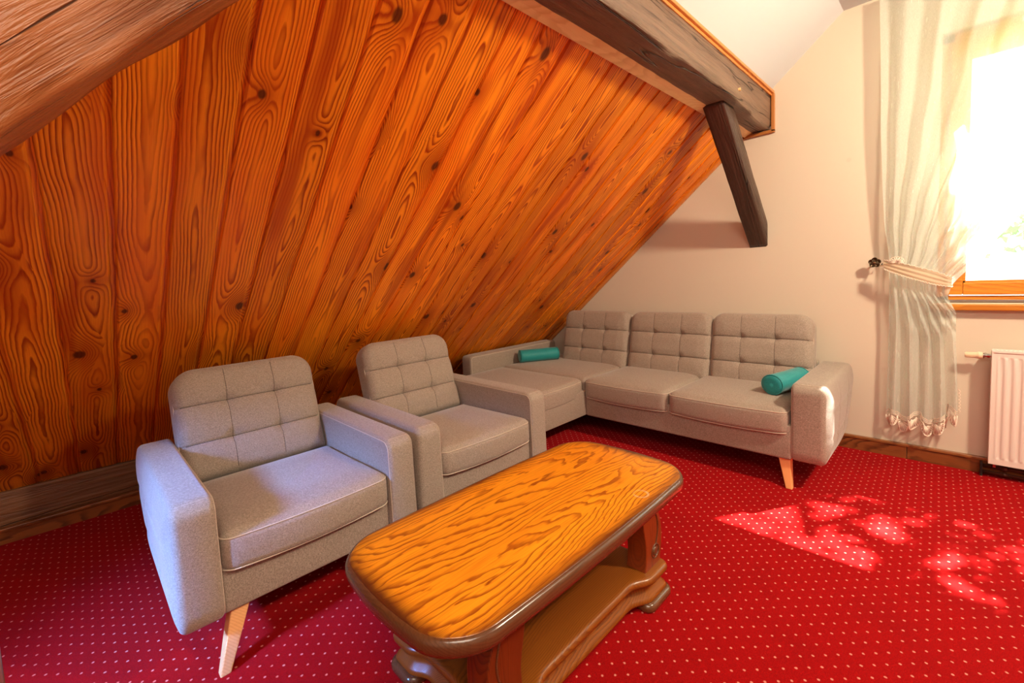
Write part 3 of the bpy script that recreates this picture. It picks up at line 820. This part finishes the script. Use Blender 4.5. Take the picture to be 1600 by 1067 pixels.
# ================================================================== UPHOLSTERY
def quilt(w, h, cols, rows, depth=.010, puff=.022, vgroove=.22):
    us_ = [-w/2+w*(i+1)/cols for i in range(cols-1)]; vs_ = [h*(j+1)/rows for j in range(rows-1)]
    def f(u, v, side, d):
        if side < 0: return 0
        t = puff*min(1, d/.10)**.6
        for vc in vs_: t -= depth*(.70*math.exp(-((v-vc)/.0045)**2)+.95*math.exp(-((v-vc)/.030)**2))
        for uc in us_: t -= depth*vgroove*(.6*math.exp(-((u-uc)/.005)**2)+.5*math.exp(-((u-uc)/.022)**2))
        for uc in us_:
            for vc in vs_:
                q = ((u-uc)/.026)**2+((v-vc)/.022)**2; t -= depth*1.5*math.exp(-q)
        return t
    return f
def back_cushion(parent, w, h, T, R, fn, name='backrest', cols=3, rows=3, vs_off=(0, 0)):
    f = quilt(w, h, cols, rows)
    v, fc = slab(w, h, T, R, .045, fn, 70, 60, f, [-w/2+w*(i+1)/cols for i in range(cols-1)], [h*(j+1)/rows for j in range(rows-1)])
    o = obj(name, v, fc, M_FAB, parent)
    # stitched seams: horizontal ones strong, vertical ones fine
    m = MB()
    def surf(u, v_): return T/2+f(u, v_, 1, min(w/2-abs(u), v_, h-v_))+.0002
    for j in range(rows-1):
        vc = h*(j+1)/rows; n = 60
        m.tube([fn(-w/2+.024+(w-.048)*i/n, vc, surf(-w/2+.024+(w-.048)*i/n, vc)) for i in range(n+1)], .0017, 5)
    s = m.obj('seam', M_SEAMD, o, smooth=True)
    m = MB()
    for i in range(cols-1):
        uc = -w/2+w*(i+1)/cols; n = 60
        m.tube([fn(uc, .035+(h-.06)*k/n, surf(uc, .035+(h-.06)*k/n)) for k in range(n+1)], .0010, 5)
    m.obj('seam', M_SEAMD, o, smooth=True)
    # side panel seam around the rim
    m = MB(); pts = [p for p in outline(w, h, R, .010) if p[1] > .08]
    pts = sorted(pts, key=lambda p: 0)
    ring = [p for p in outline(w, h, R, .004)]
    # ring starts at bottom-left; rotate so that it runs bottom-right, top, bottom-left
    k0 = 9; ring = ring[k0:]+ring[:1]
    ring = [p for p in resample(ring, .02, False) if p[1] > .05]
    m.tube([fn(p[0], p[1], T/2-.034) for p in ring], .0022, 5)
    m.obj('piping', M_SEAM, o, smooth=True)
    return o
def seat_cushion(parent, w, dp, T, fn, crown=.022, sag=.0, front_side=0, name='seat'):
    """u = width, v = depth from the front edge (v=0) to the back, t = up"""
    R = (.045, .045, .02, .02)
    def f(u, v, side, d):
        q = min(1, d/.16)
        if side > 0: return crown*(1-(1-q)**2)
        return 0
    def fn2(u, v, t):
        # the front edge bellies downwards in the middle
        k = math.exp(-(v/.09)**2)*(1-(2*u/w)**2)
        return fn(u, v-.014*k*(1 if abs(t) < T*.4 else .5), t-.012*k*(1 if t < 0 else .25))
    v, fc = slab(w, dp, T, R, .034, fn2, 26, 22, f)
    o = obj(name, v, fc, M_FAB, parent)
    for tt, ins in ((T/2-.016, .004), (-T/2+.012, .003)):
        ring = outline(w, dp, R, ins); ring = resample(ring, .02)
        ring = [p for p in ring]
        m = MB(); front = [p for p in ring if p[1] < dp*.75]
        # order: down the left side, along the front, up the right side
        left = sorted([p for p in front if p[0] < -w/2+.05], key=lambda p: -p[1]-p[0]*0.01)
        mid = sorted([p for p in front if -w/2+.05 <= p[0] <= w/2-.05], key=lambda p: p[0])
        right = sorted([p for p in front if p[0] > w/2-.05], key=lambda p: p[1])
        m.tube([fn2(p[0], p[1], tt) for p in left+mid+right], .0026, 6)
        m.obj('piping', M_SEAM, o, smooth=True)
    return o
def arm(parent, dp, h, T, R, fn, outer=1, cut=.40, grooves=True, name='armrest', bulge=.022):
    """u = depth (front = +dp/2), v = height, t = thickness; the back edge runs forward towards the bottom"""
    def warp(u, v):
        q = (dp/2-u)/dp; k = (1-v/h)
        return u+cut*q*max(0, k)**1.7, v
    def f(u, v, side, d):
        q = min(1, d/.13); b = 1-(1-q)**2
        t = bulge*b if side == outer else .004*b
        if grooves and side == outer:
            g = 0
            for uc in (-dp*.18, dp*.15): g += .0045*math.exp(-((u-uc)/.012)**2)
            for vc in (h*.33, h*.66): g += .0045*math.exp(-((v-vc)/.012)**2)
            t -= g*q
        return t
    def fn2(u, v, t):
        a, b = warp(u, v); return fn(a, b, t)
    v, fc = slab(dp, h, T, R, .018, fn2, 60 if grooves else 20, 40 if grooves else 16, f)
    o = obj(name, v, fc, M_FAB, parent)
    m = MB()
    for side in (1, -1):
        ring = resample(outline(dp, h, R, .012), .02)
        m.tube([fn2(p[0], p[1], side*(T/2-.0015)) for p in ring], .0024, 5, closed=True)
    # cross seam on the top front edge
    m.tube([fn2(dp/2-.030, h-.0055, -T/2+.014+(T-.028)*i/6) for i in range(7)], .0014, 5)
    m.obj('seam', M_SEAM, o, smooth=True)
    return o
def leg(parent, top, tip, a=.030, b=.016, name='leg'):
    top, tip = Vector(top), Vector(tip); m = MB(); vs = []
    for p, s in ((top, a), (tip, b)):
        for dx, dy in ((-1, -1), (1, -1), (1, 1), (-1, 1)): vs.append(p+Vector((dx*s, dy*s, 0)))
    m.add(vs, [(3, 2, 1, 0), (4, 5, 6, 7), (0, 1, 5, 4), (1, 2, 6, 5), (2, 3, 7, 6), (3, 0, 4, 7)])
    o = m.obj(name, M_BEECH, parent, smooth=False)
    bv_ = o.modifiers.new('bevel', 'BEVEL'); bv_.width = .004; bv_.segments = 2
    return o

# ------------------------------------------------------------------ armchair (local: +x = front, y across)
def make_chair(loc, rz, label):
    t = empty('armchair', loc, rz, label=label, cat='armchair', group='grey beige button-tufted armchairs')
    W, D = .862, .93; AT = .118; AH = .422; z0 = .172
    iw = W-2*AT
    # base box under the seat
    v, fc = slab(iw+.004, .80, .185, (.012, .012, .02, .02), .014, lambda u, v, s: (.425-v, u, z0+.0925+s), 6, 6)
    obj('base', v, fc, M_FAB, t)
    for sy in (-1, 1):
        arm(t, D, AH, AT, (.12, .060, .050, .07), lambda u, v, s, sy=sy: (-.465+.455+u, sy*(W/2-AT/2)+s, z0+v), outer=sy, cut=.46)
    seat_cushion(t, iw-.004, .62, .135, lambda u, v, s: (.452-v, u, .385+s-.018*v/.62+.0), crown=.020)
    # leaning back
    ang = math.radians(17); bx, bz = -.155-.02, .40
    def bfn(u, v, s):
        d = Vector((-math.sin(ang), 0, math.cos(ang))); n = Vector((math.cos(ang), 0, math.sin(ang)))
        p = Vector((bx-.075, u, bz))+d*v+n*s; return p
    back_cushion(t, iw-.006, .515, .150, (.02, .02, .10, .10), bfn)
    for sx, sy in ((1, 1), (1, -1), (-1, 1), (-1, -1)):
        leg(t, (.37 if sx > 0 else -.30, sy*.255, z0+.01), (.463 if sx > 0 else -.40, sy*.335, .006))
    return t
CH1 = make_chair((-2.125, .592, 0), 0, 'grey beige tufted armchair nearest the camera, far left, blue daylight on its outer arm')
def copy_tree(o, parent=None):
    c = o.copy(); col.objects.link(c); c.parent = parent
    for ch in o.children: copy_tree(ch, c)
    return c
CH2 = copy_tree(CH1)
CH2.location = (-2.145, 1.513, 0); CH2.rotation_euler = (0, 0, math.radians(-.8))
CH2['label'] = 'grey beige tufted armchair in the middle, between the first armchair and the corner sofa'

# ------------------------------------------------------------------ corner sofa (world coordinates, then made local)
SF = empty('corner_sofa', (-1.75, 3.1, 0), label='large grey beige corner sofa with chaise along the window wall', cat='sofa')
SL = Vector((-1.75, 3.1, 0))
def L(p): return Vector(p)-SL
z0 = .172; YFR = 2.775
v, fc = slab(1.375, .80, .20, (.012,)*4, .014, lambda u, v, s: L((-1.3125+u, YFR+v, z0+.10+s)), 8, 6); obj('base', v, fc, M_FAB, SF)
v, fc = slab(1.00, 1.45, .20, (.02,)*4, .014, lambda u, v, s: L((-2.50+u, 2.125+v, z0+.10+s)), 8, 8); obj('chaise_base', v, fc, M_FAB, SF)
# seat cushions
seat_cushion(SF, .668, .66, .145, lambda u, v, s: L((-1.668+u, YFR-.022+v, .385+s)), crown=.020, name='seat_cushion')
seat_cushion(SF, .690, .66, .145, lambda u, v, s: L((-.985+u, YFR-.022+v, .385+s)), crown=.020, name='seat_cushion')
# chaise cushion turned: its long stitched side faces +x
def chf(u, v, s): return L((-2.008-v, 2.44+u, .385+s))
seat_cushion(SF, .66, .90, .145, chf, crown=.018, name='chaise_cushion')
v, fc = slab(.92, .80, .145, (.03,)*4, .03, lambda u, v, s: L((-2.465+u, 2.778+v, .385+s)), 16, 14, lambda u, v, sd, d: .018*(1-(1-min(1, d/.16))**2) if sd > 0 else 0)
obj('corner_cushion', v, fc, M_FAB, SF)
# back cushions
ang = math.radians(16)
for cx, w in ((-2.315, .705), (-1.615, .690), (-.955, .652)):
    def bfn(u, v, s, cx=cx):
        d = Vector((0, math.sin(ang), math.cos(ang))); n = Vector((0, -math.cos(ang), math.sin(ang)))
        return L(Vector((cx+u+(-.02*v/.52), 3.375, .395))+d*v+n*s)
    back_cushion(SF, w-.004, .540, .145, (.02, .02, .09, .09), bfn, name='back_cushion')
# rear frame panel
m = MB().box(-2.66, -.64, 3.50, 3.585, .18, .62, .02)
m.v = [tuple(L(p)) for p in m.v]; m.obj('rear_frame', M_FAB, SF, smooth=False)
# right arm: thickness along x, depth along y (front = -y)
DR = .86
arm(SF, DR, .435, .150, (.12, .060, .055, .08), lambda u, v, s: L((-.552+s, YFR-.005+DR/2-u, z0+v)), outer=1, cut=.42, bulge=.030)
# left arm of the chaise
DL = 1.16
arm(SF, DL, .432, .125, (.04, .03, .035, .04), lambda u, v, s: L((-2.992+s, 2.415+DL/2-u, z0+v)), outer=-1, cut=.0, grooves=False, bulge=.0)
leg(SF, L((-.668, 2.835, z0+.01)), L((-.636, 2.790, .006)), .030, .016)
leg(SF, L((-.668, 3.42, z0+.01)), L((-.636, 3.50, .006)), .030, .016)
leg(SF, L((-2.86, 2.22, z0+.01)), L((-2.90, 2.15, .006)), .030, .016)
leg(SF, L((-2.12, 2.22, z0+.01)), L((-2.08, 2.15, .006)), .030, .016)
leg(SF, L((-2.86, 3.42, z0+.01)), L((-2.90, 3.50, .006)), .030, .016)

# ------------------------------------------------------------------ bolsters
def bolster(p0, p1, r, label):
    p0, p1 = Vector(p0), Vector(p1); o = empty('bolster', tuple((p0+p1)/2-Vector((0, 0, r))), label=label, cat='cushion', group='teal bolster cushions on the sofa')
    c = (p0+p1)/2-Vector((0, 0, r)); d = (p1-p0).normalized(); Lh = (p1-p0).length
    x = d.cross(Vector((0, 0, 1))).normalized(); y = x.cross(d)
    st = [(0, .0), (.001, .25), (.0, .6), (.002, .82), (.010, .95), (.022, 1.0)]
    n = 32; prof = [(a, b) for a, b in st]+[(Lh*k/10, 1.0) for k in range(1, 10)]+[(Lh-a, b) for a, b in st[::-1]]
    vs = []; fs = []
    for i, (s, k) in enumerate(prof):
        for j in range(n):
            a = 2*PI*j/n; q = 1+.012*math.sin(3*a+s*30)+.01*math.sin(s*45+a)
            vs.append(p0+d*s+(x*math.cos(a)+y*math.sin(a)*.94)*r*k*q-c)
    for i in range(len(prof)-1):
        for j in range(n): fs.append((i*n+j, i*n+(j+1) % n, (i+1)*n+(j+1) % n, (i+1)*n+j))
    fs.append(tuple(range(n))[::-1]); fs.append(tuple((len(prof)-1)*n+j for j in range(n)))
    obj('cover', vs, fs, M_TEAL, o)
    for s in (.010, Lh-.010):
        m = MB(); m.tube([p0+d*s+(x*math.cos(2*PI*j/28)+y*math.sin(2*PI*j/28)*.94)*r*(.99)-c for j in range(28)], .0035, 6, closed=True)
        m.obj('piping', M_TEAL, o, smooth=True)
    return o
bolster((-2.845, 2.93, .533), (-2.655, 3.265, .533), .062, 'teal bolster cushion lying in the left corner of the sofa against the low arm')
bolster((-.775, 2.975, .540), (-.690, 3.30, .542), .064, 'teal bolster cushion tucked against the right arm of the sofa')

# ------------------------------------------------------------------ coffee table
TX, TY = -1.016, 1.108
TB = empty('coffee_table', (TX, TY, 0), label='low oak coffee table with rounded top, lower shelf and carved legs on the red carpet', cat='coffee table')
def superrect(hx, hy, bow_x, bow_y, rc, n=14):
    """rounded rectangle with bowed sides, ccw"""
    pts = []
    for cx, cy, a0 in ((1, -1, -90), (1, 1, 0), (-1, 1, 90), (-1, -1, 180)):
        for i in range(n+1):
            a = math.radians(a0+90*i/n)
            x = cx*(hx-rc)+rc*math.cos(a); y = cy*(hy-rc)+rc*math.sin(a); pts.append((x, y))
    pts = resample(pts, .03)
    out = []
    for x, y in pts:
        out.append((x*(1-bow_x*(y/hy)**2), y*(1-bow_y*(x/hx)**2)))
    return out
top_o = superrect(.310, .632, .05, .055, .13)
def ringstack(pts, prof):
    """prof = list of (inset, z); insets along the normal; ends capped"""
    n = len(pts); nrm = []
    for i in range(n):
        a, b = Vector(pts[i-1]), Vector(pts[(i+1) % n]); d = (b-a).normalized(); nrm.append(Vector((d.y, -d.x)))
    vs = []; fs = []
    for k, (ins, z) in enumerate(prof):
        for i in range(n): p = Vector(pts[i])-nrm[i]*ins; vs.append((p.x, p.y, z))
    for k in range(len(prof)-1):
        for i in range(n): fs.append((k*n+i, k*n+(i+1) % n, (k+1)*n+(i+1) % n, (k+1)*n+i))
    fs.append(tuple(range(n))[::-1]); fs.append(tuple((len(prof)-1)*n+i for i in range(n)))
    return vs, fs
ZT = .462
v, fc = ringstack(top_o, [(.030, ZT-.0035), (.0285, ZT-.001), (.022, ZT)])
v, fc = ringstack(top_o, [(.012, ZT-.012), (.012, ZT-.0022), (.016, ZT-.0006), (.022, ZT)])
obj('tabletop', v, fc, M_OAK, TB, smooth=True)
v, fc = ringstack(top_o, [(.030, ZT-.050), (.012, ZT-.049), (.003, ZT-.042), (0, ZT-.028), (.001, ZT-.014), (.005, ZT-.006), (.0115, ZT-.0018), (.0135, ZT-.0022)])
obj('rim', v, fc, M_OAKR, TB, smooth=True)
# under frame
MB().box(-.20, .20, -.42, .42, .375, ZT-.049, .004).obj('apron', M_OAKD, TB)
# serpentine base
def base_outline(hx, hy, ix, iy, cx_, cy_):
    base = superrect(hx, hy, 0, 0, .035, 8); base = resample(base, .012)
    def ss(t): t = max(0, min(1, t)); return t*t*(3-2*t)
    out = []
    for x, y in base:
        if abs(abs(x)-hx) < .02 or abs(x) > hx-.036 and abs(y) < hy-.03: x -= math.copysign(ix*ss(((hy-cy_)-abs(y))/.10), x)
        if abs(y) > hy-.036 and abs(x) < hx-.03: y -= math.copysign(iy*ss(((hx-cx_)-abs(x))/.07), y)
        out.append((x, y))
    return out
bo = base_outline(.258, .462, .040, .030, .10, .13)
v, fc = ringstack(bo, [(.02, .034), (.008, .036), (.004, .046), (.010, .056), (.024, .068), (.030, .084), (.024, .098), (.010, .104), (.002, .110), (0, .120), (.003, .129), (.010, .134), (.020, .135)])
v = [(x, y, z) for x, y, z in v]
obj('shelf', v, fc, M_OAKD, TB, smooth=True)
for sx in (-1, 1):
    for sy in (-1, 1):
        v, fc = ringstack(superrect(.070, .090, 0, 0, .035, 8), [(.006, .006), (.001, .012), (0, .024), (.004, .034), (.012, .038)])
        o = obj('foot', v, fc, M_OAKR, TB, smooth=True); o.location = (sx*.196, sy*.382, 0)
# carved legs, profile in the y-z plane
def leg_outline(s):
    zs_ = [.133+.247*i/22 for i in range(23)]; zs_[-1] = .378
    outer = []; inner = []
    for z in zs_:
        q = (z-.133)/.245
        outer.append((.058+.020*math.sin(PI*min(1, q*1.05))**1.2-.022*q**3, z))
        inner.append((-.058+.012*math.sin(q*PI*1.6)-.000, z))
    return outer+inner[::-1]
for sx in (-1, 1):
    for sy in (-1, 1):
        m = MB(); ol = [(a*sy, b) for a, b in leg_outline(1)]
        m.prism(ol, -.040, .040, lambda a, b, h: (h, a, b))
        cx_, cy_ = sx*.186, sy*.385
        o = m.obj('leg', M_OAKV, TB, smooth=False); o.location = (cx_, cy_, 0)
        bv_ = o.modifiers.new('bevel', 'BEVEL'); bv_.width = .004; bv_.segments = 2; bv_.limit_method = 'ANGLE'
        m = MB()
        xs_ = sx*.0405
        pts = [(xs_, sy*(.020+.022*math.sin(PI*min(1, q/20*1.1))), .205+.165*q/20) for q in range(21)]
        m.tube(pts, .0032, 6)
        m.tube([(xs_, sy*.020+.026*math.cos(2*PI*k/24), .190+.026*math.sin(2*PI*k/24)) for k in range(24)], .0032, 6, closed=True)
        m.tube([(xs_-sx*.004, sy*.020, .190), (xs_+sx*.002, sy*.020, .190), (xs_+sx*.004, sy*.020, .190)], [.018, .017, .008], 16)
        m.obj('carving', M_OAKR, o, smooth=True)
